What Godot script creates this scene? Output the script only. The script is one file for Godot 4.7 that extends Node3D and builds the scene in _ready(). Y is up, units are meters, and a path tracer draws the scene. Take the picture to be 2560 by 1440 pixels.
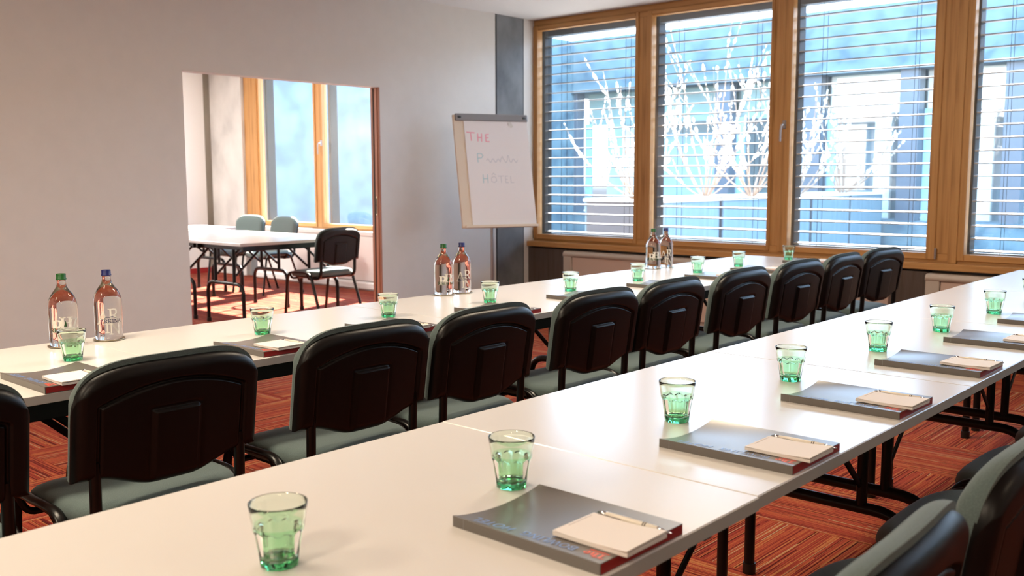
extends Node3D
# Seminar room: two rows of white folding tables, a wall opening to a second room, a wooden window wall onto a courtyard.
const ZW := -7.3225      # inner face of the window wall
const XW := -6.258       # room face of the long white wall
const TT := 0.74         # table top height
const CH := 2.8          # ceiling height
const SUN_DIR := Vector3(0.2475, -0.66, 0.709)
var M := {}
var taken := {}
var rng := RandomNumberGenerator.new()
const ORD := ["first", "second", "third", "fourth", "fifth", "sixth", "seventh", "eighth", "ninth", "tenth", "eleventh"]

func _ready() -> void:
	rng.seed = 7
	setup_view()
	make_materials()
	build_room()
	build_second_room_shell()
	build_windows()
	build_courtyard()
	build_tables()
	build_chairs()
	build_table_things()
	build_flipchart()
	build_lamps()

# ---------------------------------------------------------------- camera, sky, sun, exposure
func setup_view() -> void:
	var cam := Camera3D.new()
	cam.name = "camera"
	cam.keep_aspect = Camera3D.KEEP_HEIGHT
	cam.near = 0.05
	cam.far = 200.0
	cam.transform = Transform3D(Basis(Vector3.UP, 0.72904) * Basis(Vector3.RIGHT, -0.11438) * Basis(Vector3.BACK, -0.00245), Vector3(0, 1.3022, 0))
	var at := CameraAttributesPhysical.new()
	at.frustum_focal_length = 12.0 / tan(deg_to_rad(33.045) / 2.0)
	at.frustum_focus_distance = 2.9
	at.frustum_near = 0.05
	at.frustum_far = 200.0
	at.exposure_aperture = 6.5
	cam.attributes = at
	cam.fov = 33.045
	add_child(cam)
	cam.current = true
	var e := Environment.new()
	e.background_mode = Environment.BG_SKY
	var sky := Sky.new()
	var sm := ProceduralSkyMaterial.new()
	sm.sky_top_color = Color(0.62, 0.77, 0.93)
	sm.sky_horizon_color = Color(0.86, 0.93, 1.0)
	sm.sky_curve = 0.16
	sm.sky_energy_multiplier = 2.8
	sm.ground_bottom_color = Color(0.5, 0.5, 0.5)
	sm.ground_horizon_color = Color(0.7, 0.72, 0.75)
	sm.sun_angle_max = 20.0
	sky.sky_material = sm
	e.sky = sky
	e.tonemap_mode = Environment.TONE_MAPPER_LINEAR
	e.tonemap_exposure = 1.7
	e.sdfgi_enabled = true
	e.ssao_enabled = true
	e.ssil_enabled = true
	var we := WorldEnvironment.new()
	we.name = "environment"
	we.environment = e
	add_child(we)
	var sun := DirectionalLight3D.new()
	sun.name = "sun"
	sun.light_energy = 15.0
	sun.light_color = Color(1.0, 0.95, 0.88)
	sun.light_angular_distance = 0.6
	sun.shadow_enabled = true
	sun.basis = Basis.looking_at(SUN_DIR.normalized(), Vector3.UP)
	add_child(sun)

# ---------------------------------------------------------------- mesh helpers
class MB:
	var st := SurfaceTool.new()
	func _init() -> void:
		st.begin(Mesh.PRIMITIVE_TRIANGLES)
		st.set_smooth_group(-1)
	func smooth(on: bool) -> void:
		st.set_smooth_group(1 if on else -1)
	func tri(a: Vector3, b: Vector3, c: Vector3) -> void:   # counter-clockwise seen from outside
		st.add_vertex(a); st.add_vertex(c); st.add_vertex(b)
	func quad(a: Vector3, b: Vector3, c: Vector3, d: Vector3) -> void:
		tri(a, b, c); tri(a, c, d)
	func face(p: Array, n: Vector3) -> void:                # convex polygon whose outside is towards n
		var k: Vector3 = (p[1] - p[0]).cross(p[2] - p[0])
		if k.dot(n) < 0.0:
			p.reverse()
		for i in range(1, p.size() - 1):
			tri(p[0], p[i], p[i + 1])
	func box(c: Vector3, s: Vector3, bev := 0.0, bs := Basis()) -> MB:
		var h := s / 2.0
		var b := minf(bev, minf(h.x, minf(h.y, h.z)) * 0.9)
		var q := h - Vector3(b, b, b)
		var sg := [-1.0, 1.0]
		for k in 3:
			var u := (k + 1) % 3
			var v := (k + 2) % 3
			for s1 in sg:
				var n := Vector3.ZERO
				n[k] = s1
				var f := []
				for w in [[-1, -1], [1, -1], [1, 1], [-1, 1]]:
					var p := Vector3.ZERO
					p[k] = s1 * h[k]; p[u] = w[0] * q[u]; p[v] = w[1] * q[v]
					f.append(c + bs * p)
				face(f, bs * n)
				if b > 0.0:
					for s2 in sg:                       # edge between faces k and u, along v
						var e := []
						for w in [-1.0, 1.0]:
							var p := Vector3.ZERO
							p[k] = s1 * h[k]; p[u] = s2 * q[u]; p[v] = w * q[v]
							e.append(c + bs * p)
						for w in [1.0, -1.0]:
							var p := Vector3.ZERO
							p[k] = s1 * q[k]; p[u] = s2 * h[u]; p[v] = w * q[v]
							e.append(c + bs * p)
						var en := Vector3.ZERO
						en[k] = s1; en[u] = s2
						face(e, bs * en)
		if b > 0.0:
			for x in sg:
				for y in sg:
					for z in sg:
						var g := Vector3(x, y, z)
						face([c + bs * Vector3(x * h.x, y * q.y, z * q.z), c + bs * Vector3(x * q.x, y * h.y, z * q.z), c + bs * Vector3(x * q.x, y * q.y, z * h.z)], bs * g)
		return self
	func tube(pts: Array, ra: float, rb: float, ref: Vector3, seg := 12, taper := 1.0) -> MB:   # ellipse: ra along ref, rb across
		smooth(true)
		var rings := []
		for i in pts.size():
			var a: Vector3 = pts[maxi(i - 1, 0)]
			var z: Vector3 = pts[mini(i + 1, pts.size() - 1)]
			var t := (z - a).normalized()
			var n := (ref - t * ref.dot(t)).normalized()
			var m := t.cross(n)
			var k := lerpf(1.0, taper, float(i) / (pts.size() - 1))
			var r := []
			for j in seg:
				var w := TAU * j / seg
				r.append(pts[i] + (n * cos(w) * ra + m * sin(w) * rb) * k)
			rings.append(r)
		for i in rings.size() - 1:
			for j in seg:
				var j2 := (j + 1) % seg
				quad(rings[i][j], rings[i][j2], rings[i + 1][j2], rings[i + 1][j])
		smooth(false)
		var d: Vector3 = pts[1] - pts[0]
		face(rings[0].duplicate(), -d)
		d = pts[-1] - pts[-2]
		face(rings[-1].duplicate(), d)
		return self
	func lathe(prof: Array, seg := 32, c := Vector3.ZERO, f = null) -> MB:   # profile of Vector2(r, y) upwards on the outside
		smooth(true)
		var rings := []
		for i in prof.size():
			var r := []
			for j in seg:
				var w := TAU * j / seg
				var rr: float = prof[i].x if f == null else f.call(prof[i].x, prof[i].y, w)
				r.append(c + Vector3(cos(w) * rr, prof[i].y, sin(w) * rr))
			rings.append(r)
		for i in rings.size() - 1:
			for j in seg:
				var j2 := (j + 1) % seg
				var lo0: Vector3 = rings[i][j]
				var lo1: Vector3 = rings[i][j2]
				var hi0: Vector3 = rings[i + 1][j]
				var hi1: Vector3 = rings[i + 1][j2]
				if prof[i].x < 1e-6:
					tri(lo0, hi0, hi1)
				elif prof[i + 1].x < 1e-6:
					tri(lo0, hi0, lo1)
				else:
					quad(lo0, hi0, hi1, lo1)
		smooth(false)
		return self
	func grid(p: Array, flip := false) -> MB:               # p[i][j]
		for i in p.size() - 1:
			for j in p[i].size() - 1:
				if flip:
					quad(p[i][j], p[i][j + 1], p[i + 1][j + 1], p[i + 1][j])
				else:
					quad(p[i][j], p[i + 1][j], p[i + 1][j + 1], p[i][j + 1])
		return self
	func done() -> ArrayMesh:
		st.index()
		st.generate_normals()
		return st.commit()

func fillet(p: Array, r: float, n := 6) -> Array:           # polyline with rounded corners
	var out := [p[0]]
	for i in range(1, p.size() - 1):
		var a: Vector3 = p[i - 1]
		var b: Vector3 = p[i]
		var c: Vector3 = p[i + 1]
		var k := minf(r, minf(a.distance_to(b), b.distance_to(c)) * 0.49)
		var s := b + (a - b).normalized() * k
		var e := b + (c - b).normalized() * k
		for j in n + 1:
			var t := float(j) / n
			out.append(s.lerp(b, t).lerp(b.lerp(e, t), t))
	out.append(p[-1])
	return out

# ---------------------------------------------------------------- scene helpers
func numbered(called: String) -> String:
	var n: int = taken.get(called, 0)
	taken[called] = n + 1
	return called if n == 0 else "%s_%03d" % [called, n]

func obj(called: String, mesh: Mesh, mat: Material, parent: Node3D, at := Vector3.ZERO, label := "") -> MeshInstance3D:
	var o := MeshInstance3D.new()
	o.mesh = mesh
	o.material_override = mat
	o.position = at
	if label:
		o.set_meta("label", label)
	o.name = numbered(called) if parent == self else called
	parent.add_child(o, true)
	return o

func thing(called: String, label: String, category: String, at := Vector3.ZERO, turn := 0.0, group := "") -> Node3D:
	var o := Node3D.new()
	o.name = numbered(called)
	add_child(o)
	o.position = at
	o.rotation.y = turn
	tag(o, label, category, group)
	return o

func tag(o: Node3D, label: String, category: String, group := "") -> void:
	o.set_meta("label", label)
	o.set_meta("category", category)
	if group:
		o.set_meta("group", group)

func dup(src: Node3D, label: String, at: Vector3, turn := 0.0) -> Node3D:
	var o: Node3D = src.duplicate()
	o.name = numbered(String(src.name).rstrip("0123456789").trim_suffix("_"))
	add_child(o)
	o.position = at
	o.rotation.y = turn
	o.set_meta("label", label)
	return o

func struct(called: String, mesh: Mesh, mat: Material, label: String, category := "wall", at := Vector3.ZERO) -> MeshInstance3D:
	var o := obj(called, mesh, mat, self, at)
	o.set_meta("kind", "structure")
	tag(o, label, category)
	return o

func bx(x0: float, x1: float, y0: float, y1: float, z0: float, z1: float, bev := 0.0) -> ArrayMesh:
	return MB.new().box(Vector3((x0 + x1) / 2, (y0 + y1) / 2, (z0 + z1) / 2), Vector3(absf(x1 - x0), absf(y1 - y0), absf(z1 - z0)), bev).done()

func add_bx(m: MB, x0: float, x1: float, y0: float, y1: float, z0: float, z1: float, bev := 0.0) -> void:
	m.box(Vector3((x0 + x1) / 2, (y0 + y1) / 2, (z0 + z1) / 2), Vector3(absf(x1 - x0), absf(y1 - y0), absf(z1 - z0)), bev)

# ---------------------------------------------------------------- materials
func mat(color: Color, rough := 0.6, metal := 0.0, spec := 0.5) -> StandardMaterial3D:
	var m := StandardMaterial3D.new()
	m.albedo_color = color
	m.roughness = rough
	m.metallic = metal
	m.metallic_specular = spec
	return m

func noise_tex(w: int, h: int, freq: float, ramp: Array, stretch := Vector2.ONE, oct := 4, sd := 1, as_srgb := true) -> ImageTexture:
	var n := FastNoiseLite.new()
	n.seed = sd
	n.noise_type = FastNoiseLite.TYPE_SIMPLEX_SMOOTH
	n.frequency = freq
	n.fractal_octaves = oct
	var im := Image.create(w, h, false, Image.FORMAT_RGB8)
	var r1 := w / TAU
	for y in h:
		for x in w:
			var ax := TAU * x / w
			var ay := TAU * y / h
			# a torus in 3D would need 4D noise: blend two copies across the edge instead
			var u := float(x) / w
			var v := float(y) / h
			var p := n.get_noise_2d(x * stretch.x, y * stretch.y)
			var q := n.get_noise_2d((x - w) * stretch.x, y * stretch.y)
			var p2 := n.get_noise_2d(x * stretch.x, (y - h) * stretch.y)
			var q2 := n.get_noise_2d((x - w) * stretch.x, (y - h) * stretch.y)
			var k := lerpf(lerpf(p, q, u), lerpf(p2, q2, u), v)
			k = clampf(k * 1.1 + 0.5, 0.0, 1.0) * (ramp.size() - 1)
			var i := mini(int(k), ramp.size() - 2)
			im.set_pixel(x, y, (ramp[i] as Color).lerp(ramp[i + 1], k - i))
	return ImageTexture.create_from_image(im)

func tri(m: StandardMaterial3D, tex: Texture2D, scale: Vector3, world := true) -> StandardMaterial3D:
	m.albedo_texture = tex
	m.uv1_triplanar = true
	m.uv1_world_triplanar = world
	m.uv1_scale = scale
	return m

func bump(m: StandardMaterial3D, tex: Texture2D, cm: float) -> StandardMaterial3D:
	m.heightmap_enabled = true
	m.heightmap_texture = tex
	m.heightmap_scale = cm
	return m

func carpet_tex(sd: int) -> ImageTexture:
	var r := RandomNumberGenerator.new()
	r.seed = sd
	var im := Image.create(256, 512, false, Image.FORMAT_RGB8)
	var pal := [Color(0.84, 0.42, 0.27), Color(0.72, 0.29, 0.22), Color(0.55, 0.19, 0.17), Color(0.90, 0.56, 0.34), Color(0.79, 0.36, 0.25), Color(0.42, 0.15, 0.13), Color(0.90, 0.72, 0.54), Color(0.77, 0.33, 0.24)]
	var wts := [24, 20, 12, 12, 20, 8, 4, 16]
	var bag := []
	for i in pal.size():
		for k in wts[i]:
			bag.append(pal[i])
	var y := 0
	var prev: Color = pal[0]
	while y < 512:
		var th := r.randi_range(2, 5)
		var base: Color = bag[r.randi() % bag.size()]
		var nextc: Color = bag[r.randi() % bag.size()]
		var cut := r.randi_range(0, 256)
		for k in th:
			if y + k >= 512:
				break
			for x in 256:
				var c := base if (x + int(3.0 * sin(x * 0.11 + y))) < cut else nextc
				var f := 1.0 + r.randf_range(-0.16, 0.16)
				im.set_pixel(x, y + k, Color(clampf(c.r * f, 0, 1), clampf(c.g * f, 0, 1), clampf(c.b * f, 0, 1)))
		y += th
		prev = base
	return ImageTexture.create_from_image(im)

func glass(tint: Color, scale := 0.05) -> StandardMaterial3D:
	var m := StandardMaterial3D.new()
	m.albedo_color = Color(tint.r, tint.g, tint.b, 0.0)
	m.roughness = 0.0
	m.refraction_enabled = true
	m.refraction_scale = scale
	return m

func make_materials() -> void:
	var plaster := noise_tex(128, 128, 0.06, [Color(0.985, 0.985, 0.985), Color(1, 1, 1)], Vector2.ONE, 4, 3)
	M.wall = tri(mat(Color(0.86, 0.845, 0.825), 0.85), plaster, Vector3.ONE * 0.7)
	M.ceil = mat(Color(0.86, 0.86, 0.86), 0.9)
	M.white = mat(Color(0.88, 0.88, 0.87), 0.5)
	var cc := [Color(0.62, 0.63, 0.64), Color(0.80, 0.80, 0.80), Color(0.92, 0.92, 0.92), Color(1, 1, 1)]
	var conc := noise_tex(256, 256, 0.014, cc, Vector2(1.0, 0.7), 5, 11)
	M.concrete = bump(tri(mat(Color(0.52, 0.53, 0.54), 0.75), conc, Vector3.ONE * 0.55), conc, 0.15)
	var conc2 := noise_tex(256, 256, 0.014, [Color(0.86, 0.86, 0.86), Color(0.95, 0.95, 0.95), Color(1, 1, 1)], Vector2(1.0, 0.7), 5, 11)
	M.concrete_light = tri(mat(Color(0.84, 0.83, 0.81), 0.8), conc2, Vector3.ONE * 0.5)
	M.concrete_dull = tri(mat(Color(0.55, 0.52, 0.47), 0.8), conc2, Vector3.ONE * 0.5)
	M.joint = mat(Color(0.10, 0.09, 0.085), 0.8)
	var fac := noise_tex(256, 256, 0.02, [Color(0.62, 0.69, 0.75), Color(0.86, 0.9, 0.92), Color(1, 1, 1)], Vector2.ONE, 5, 5)
	M.facade = bump(tri(mat(Color(0.36, 0.435, 0.455), 0.9), fac, Vector3.ONE * 0.35), fac, 0.4)
	var wv := [Color(0.82, 0.78, 0.72), Color(0.95, 0.93, 0.9), Color(1, 1, 1), Color(0.93, 0.9, 0.87)]
	var wood_v := noise_tex(256, 256, 0.03, wv, Vector2(1.6, 0.06), 3, 8)
	var wood_h := noise_tex(256, 256, 0.03, wv, Vector2(0.06, 1.6), 3, 9)
	M.wood_v = tri(mat(Color(0.76, 0.57, 0.345), 0.5), wood_v, Vector3.ONE * 1.6)
	M.wood_h = tri(mat(Color(0.76, 0.57, 0.345), 0.5), wood_h, Vector3.ONE * 1.6)
	M.jamb = tri(mat(Color(0.74, 0.53, 0.44), 0.5), wood_v, Vector3.ONE * 1.6)
	M.dark_panel = tri(mat(Color(0.34, 0.29, 0.265), 0.55), noise_tex(256, 256, 0.03, wv, Vector2(2.5, 0.15), 3, 21), Vector3.ONE * 1.2)
	M.convector = mat(Color(0.80, 0.70, 0.64), 0.45)
	M.convector_top = mat(Color(0.74, 0.69, 0.64), 0.4)
	M.top = mat(Color(0.86, 0.85, 0.835), 0.24, 0.0, 0.62)
	M.edge = mat(Color(0.70, 0.68, 0.66), 0.5)
	M.black = mat(Color(0.04, 0.038, 0.038), 0.3, 0.0, 0.4)
	M.chrome = mat(Color(0.85, 0.85, 0.86), 0.12, 1.0)
	M.steel = mat(Color(0.70, 0.70, 0.71), 0.3, 1.0)
	M.shell = bump(mat(Color(0.040, 0.034, 0.036), 0.38, 0.0, 0.36), null, 0.0)
	M.shell.heightmap_enabled = false
	var fab := noise_tex(128, 128, 0.35, [Color(0.78, 0.78, 0.78), Color(1, 1, 1)], Vector2.ONE, 2, 31)
	M.fabric = tri(mat(Color(0.355, 0.425, 0.42), 0.85), fab, Vector3.ONE * 6.0, false)
	M.fabric.rim_enabled = true
	M.fabric.rim = 0.5
	M.fabric.rim_tint = 0.3
	M.glove = mat(Color(0.03, 0.03, 0.03), 0.4)
	M.carpet = []
	for i in 4:
		var t := carpet_tex(100 + i)
		var c := tri(mat(Color(0.76, 0.78, 0.80), 0.95, 0.0, 0.2), t, Vector3(2.0, 2.0, 2.0), false)
		c.uv1_offset = Vector3(0.5, 0.5, 0.5)
		c.uv1_triplanar_sharpness = 8.0
		M.carpet.append(bump(c, t, 0.25))
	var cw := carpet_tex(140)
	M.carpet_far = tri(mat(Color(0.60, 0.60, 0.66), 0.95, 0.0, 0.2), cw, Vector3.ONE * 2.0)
	M.pane = StandardMaterial3D.new()
	M.pane.albedo_color = Color(0.9, 0.97, 1.0, 0.03)
	M.pane.roughness = 0.0
	M.pane.transparency = BaseMaterial3D.TRANSPARENCY_ALPHA
	M.slat = mat(Color(0.50, 0.51, 0.52), 0.45, 0.0, 0.5)
	M.rail = mat(Color(0.035, 0.037, 0.04), 0.5, 0.0, 0.3)
	M.cord = mat(Color(0.03, 0.03, 0.035), 0.8, 0.0, 0.2)
	M.green_glass = glass(Color(0.82, 0.955, 0.84), 0.042)
	M.rim_glass = glass(Color(0.95, 0.985, 0.94), 0.042)
	M.green_base = glass(Color(0.34, 0.84, 0.55), 0.045)
	M.water = glass(Color(0.985, 0.985, 0.985), 0.036)
	M.cap_green = mat(Color(0.05, 0.30, 0.10), 0.4)
	M.cap_blue = mat(Color(0.06, 0.10, 0.34), 0.4)
	M.print_white = mat(Color(0.86, 0.85, 0.82), 0.6)
	M.print_green = mat(Color(0.07, 0.24, 0.07), 0.6)
	M.print_blue = mat(Color(0.05, 0.08, 0.28), 0.6)
	M.folder = mat(Color(0.375, 0.355, 0.335), 0.3, 0.0, 0.6)
	M.folder_red = mat(Color(0.58, 0.10, 0.09), 0.55)
	M.title_blue = mat(Color(0.52, 0.66, 0.90), 0.35)
	M.title_red = mat(Color(0.93, 0.36, 0.30), 0.4)
	M.paper = mat(Color(0.90, 0.875, 0.855), 0.75)
	M.pen = mat(Color(0.88, 0.85, 0.80), 0.3)
	M.ink = mat(Color(0.1, 0.1, 0.1), 0.6)
	M.faint = mat(Color(0.72, 0.68, 0.66), 0.7)
	M.coaster = mat(Color(0.72, 0.68, 0.58), 0.25, 1.0)
	M.chart = mat(Color(0.95, 0.945, 0.955), 0.6)
	M.chart_board = mat(Color(0.90, 0.85, 0.78), 0.4)
	M.pink = mat(Color(0.96, 0.68, 0.77), 0.8)
	M.teal = mat(Color(0.74, 0.86, 0.89), 0.8)
	M.pale = mat(Color(0.85, 0.86, 0.89), 0.8)
	M.grey = mat(Color(0.56, 0.57, 0.59), 0.4)
	M.planter_front = mat(Color(0.27, 0.27, 0.29), 0.5)
	M.planter = tri(mat(Color(0.38, 0.47, 0.50), 0.45), noise_tex(128, 128, 0.05, [Color(0.86, 0.88, 0.9), Color(1, 1, 1)], Vector2(2.0, 0.04), 2, 44), Vector3.ONE)
	M.rim = mat(Color(0.80, 0.80, 0.80), 0.6)
	M.soil = mat(Color(0.62, 0.58, 0.54), 0.9)
	M.ground = tri(mat(Color(0.50, 0.50, 0.50), 0.9), conc, Vector3.ONE * 0.3)
	M.bark = mat(Color(0.52, 0.44, 0.37), 0.8)
	M.catkin = mat(Color(0.92, 0.90, 0.86), 0.8)
	M.catkin.backlight_enabled = true
	M.catkin.backlight = Color(0.5, 0.48, 0.44)
	M.post = mat(Color(0.27, 0.315, 0.35), 0.4)
	M.cream = mat(Color(0.78, 0.80, 0.76), 0.6)
	M.sage = mat(Color(0.42, 0.52, 0.49), 0.6)
	M.teal_dark = mat(Color(0.27, 0.39, 0.42), 0.5)
	M.pale_blue = mat(Color(0.50, 0.63, 0.68), 0.5)

# ---------------------------------------------------------------- room shell
func build_room() -> void:
	var fl := struct("floor", bx(-12.3, 3.3, -0.2, -0.006, -7.6, 3.8), M.joint, "floor slab under the red carpet of both rooms", "floor")
	# carpet tiles, quarter-turned alternately; the ones the photo shows singly are parts
	var tile := MB.new().box(Vector3(0, -0.003, 0), Vector3(0.4975, 0.006, 0.4975), 0.0015).done()
	for i in 13:
		for j in 15:
			var t := obj("carpet_tile", tile, M.carpet[rng.randi() % 4], fl, Vector3(XW + 0.25 + i * 0.5, 0.0, -0.07 - j * 0.5))
			t.rotation.y = (PI / 2 if (i + j) % 2 else 0.0) + (PI if rng.randf() < 0.5 else 0.0)
	var rest := MB.new()
	for i in range(13, 19):
		for j in range(-8, 15):
			rest.box(Vector3(XW + 0.25 + i * 0.5, -0.003, -0.07 - j * 0.5), Vector3(0.4975, 0.006, 0.4975), 0.0015)
	for i in 13:
		for j in range(-8, 0):
			rest.box(Vector3(XW + 0.25 + i * 0.5, -0.003, -0.07 - j * 0.5), Vector3(0.4975, 0.006, 0.4975), 0.0015)
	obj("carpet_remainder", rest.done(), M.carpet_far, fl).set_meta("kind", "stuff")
	var far := MB.new()
	for i in 12:
		for j in 11:
			far.box(Vector3(XW - 0.25 - i * 0.5, -0.003, -2.07 - j * 0.5), Vector3(0.4985, 0.006, 0.4985), 0.001)
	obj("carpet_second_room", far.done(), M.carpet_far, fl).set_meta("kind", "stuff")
	struct("ceiling", bx(-12.3, 3.3, CH, CH + 0.4, -7.62, 3.8), M.ceil, "flat white ceiling above the window wall", "ceiling")
	# long wall with the wide opening
	var w := MB.new()
	var x0 := XW - 0.113
	add_bx(w, x0, XW, -0.02, CH + 0.01, 3.7, -3.586)
	add_bx(w, x0, XW, 2.037, CH + 0.01, -3.586, -5.363)
	add_bx(w, x0, XW, -0.02, CH + 0.01, -5.363, -7.56)
	var wl := struct("wall_left", w.done(), M.wall, "long white wall with the wide opening into the second room")
	obj("concrete_strip", bx(XW - 0.02, XW + 0.003, 0.0, CH, -6.797, -7.172, 0.001), M.concrete, wl, Vector3.ZERO, "raw grey concrete strip")
	obj("shadow_joint", bx(XW - 0.02, XW + 0.0015, 0.0, CH, -6.781, -6.797), M.joint, wl)
	obj("shadow_joint", bx(XW - 0.02, XW + 0.0015, 0.0, CH, -7.172, -7.182), M.joint, wl)
	var d := obj("door_1", bx(XW - 0.098, XW - 0.018, 0.005, 2.035, -5.345, -5.362, 0.002), M.jamb, self)
	d.set_meta("kind", "structure")
	tag(d, "edge of the wooden sliding door in the wall opening", "door")
	obj("door_seal", bx(XW - 0.066, XW - 0.052, 0.01, 2.03, -5.3435, -5.346), M.joint, d)
	obj("handle_recess", bx(XW - 0.045, XW - 0.030, 0.98, 1.14, -5.3425, -5.3455, 0.001), M.coaster, d)
	obj("handle_slot", bx(XW - 0.041, XW - 0.034, 0.995, 1.125, -5.3415, -5.343), M.joint, d)
	var tr := obj("trim_1", bx(XW - 0.0185, XW + 0.002, 0.0, 2.039, -5.352, -5.3645, 0.001), M.jamb, self)
	tr.set_meta("kind", "structure")
	tag(tr, "thin wooden edge strip along the wall opening", "trim")
	struct("wall_right", bx(3.1, 3.3, -0.02, CH + 0.01, 3.75, -7.56), M.wall, "plain white wall opposite the opening")
	struct("wall_back", bx(-6.3, 3.2, -0.02, CH + 0.01, 3.55, 3.75), M.wall, "plain white wall facing the window wall")
	# parapet below the windows and its cladding
	struct("wall_window", bx(-12.3, 3.3, -0.02, 0.63, ZW - 0.02, ZW - 0.24), M.concrete, "low wall under the row of wooden windows")
	struct("trim_2", bx(XW - 0.1, 3.1, 0.623, 0.671, ZW - 0.03, ZW + 0.095, 0.004), M.wood_h, "long wooden sill board under the windows", "sill")
	var a := struct("wall_panel", bx(XW, -5.775, 0.0, 0.607, ZW - 0.03, ZW + 0.075, 0.003), M.dark_panel, "dark brown panel in the corner under the sill board", "panel")
	var b := struct("wall_panel", bx(-2.66, -2.425, 0.0, 0.607, ZW - 0.03, ZW + 0.075, 0.003), M.dark_panel, "dark brown panel under the sill between two convectors", "panel")
	convector(-5.772, -2.665, "beige convector casing under the windows between the dark panels")
	convector(-2.42, 3.05, "beige convector casing under the windows behind the near table row")

func convector(x0: float, x1: float, label: String) -> void:
	var t := thing("convector", label, "convector", Vector3((x0 + x1) / 2, 0, ZW))
	var h := (x1 - x0) / 2
	var m := MB.new()
	var prof := []
	for p in [Vector2(0.0, 0.598), Vector2(0.10, 0.598), Vector2(0.122, 0.592), Vector2(0.135, 0.578), Vector2(0.14, 0.556), Vector2(0.128, 0.545), Vector2(0.0, 0.545)]:
		prof.append(p)
	m.smooth(true)
	for i in prof.size() - 1:
		m.quad(Vector3(-h, prof[i].y, prof[i].x), Vector3(-h, prof[i + 1].y, prof[i + 1].x), Vector3(h, prof[i + 1].y, prof[i + 1].x), Vector3(h, prof[i].y, prof[i].x))
	m.smooth(false)
	for s in [-1.0, 1.0]:
		var f := []
		for p in prof:
			f.append(Vector3(s * h, p.y, p.x))
		m.face(f, Vector3(s, 0, 0))
	obj("top_cover", m.done(), M.convector_top, t)
	obj("front_panel", bx(-h + 0.105, h - 0.02, 0.06, 0.545, 0.0, 0.122, 0.003), M.convector, t)
	obj("end_piece", bx(-h, -h + 0.10, 0.0, 0.590, 0.0, 0.132, 0.006), M.convector_top, t)
	obj("plinth", bx(-h + 0.10, h - 0.02, 0.0, 0.055, 0.0, 0.10), M.convector_top, t)

func build_second_room_shell() -> void:
	struct("wall_far", bx(-12.3, -12.0, -0.02, CH + 0.01, -1.8, -7.56), M.white, "bright white end wall of the second room")
	struct("wall_second_room", bx(-12.3, XW - 0.1, -0.02, CH + 0.01, -1.8, -1.6), M.wall, "plain white wall of the second room opposite its windows")
	var c := struct("concrete_column", bx(-12.02, -11.24, -0.01, CH, ZW - 0.06, ZW + 0.06, 0.004), M.concrete_light, "light grey concrete column beside the second room's window", "column")
	obj("concrete_strip", bx(-12.02, -11.995, 0.0, CH, ZW + 0.06, ZW + 0.15, 0.001), M.concrete_dull, c)
	struct("trim_3", bx(-11.10, XW - 0.1, 0.623, 0.671, ZW - 0.03, ZW + 0.12, 0.004), M.white, "white sill under the second room's windows", "sill")
	var t := thing("convector", "long white convector casing on the second room's floor under its window", "convector", Vector3(-8.6, 0, ZW))
	obj("front_panel", bx(-2.3, 2.2, 0.10, 0.62, 0.0, 0.115, 0.01), M.white, t)
	obj("plinth", bx(-2.3, 2.2, 0.0, 0.095, 0.0, 0.15, 0.02), M.white, t)
	var sk := struct("baseboard_far", bx(-12.0, -11.985, 0.0, 0.07, -1.8, ZW + 0.06), M.folder_red, "dark red skirting along the second room's end wall", "skirting")

# ---------------------------------------------------------------- windows, blinds
func build_windows() -> void:
	win_group(-6.267, true, 1, "meeting room")
	win_group(-2.267, true, 4, "meeting room")
	win_group(-10.99, false, 7, "second room")
	var lin := struct("trim_4", bx(-11.24, -10.965, 0.671, CH, ZW - 0.05, ZW + 0.02, 0.004), M.wood_v, "wide wooden lining beside the concrete column in the second room", "frame")
	struct("trim_window_end", bx(1.60, 3.2, 0.6, CH + 0.01, ZW - 0.24, ZW), M.wall, "white wall piece beyond the last window")
	struct("wall_pier", bx(-7.12, XW - 0.05, 0.6, CH + 0.01, ZW - 0.24, ZW - 0.005), M.wall, "white wall piece between the two rooms' windows")
	struct("wall_pier", bx(-12.3, -10.99, -0.02, CH + 0.01, ZW - 0.24, ZW - 0.05), M.concrete_light, "concrete wall piece behind the second room's column")

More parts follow.
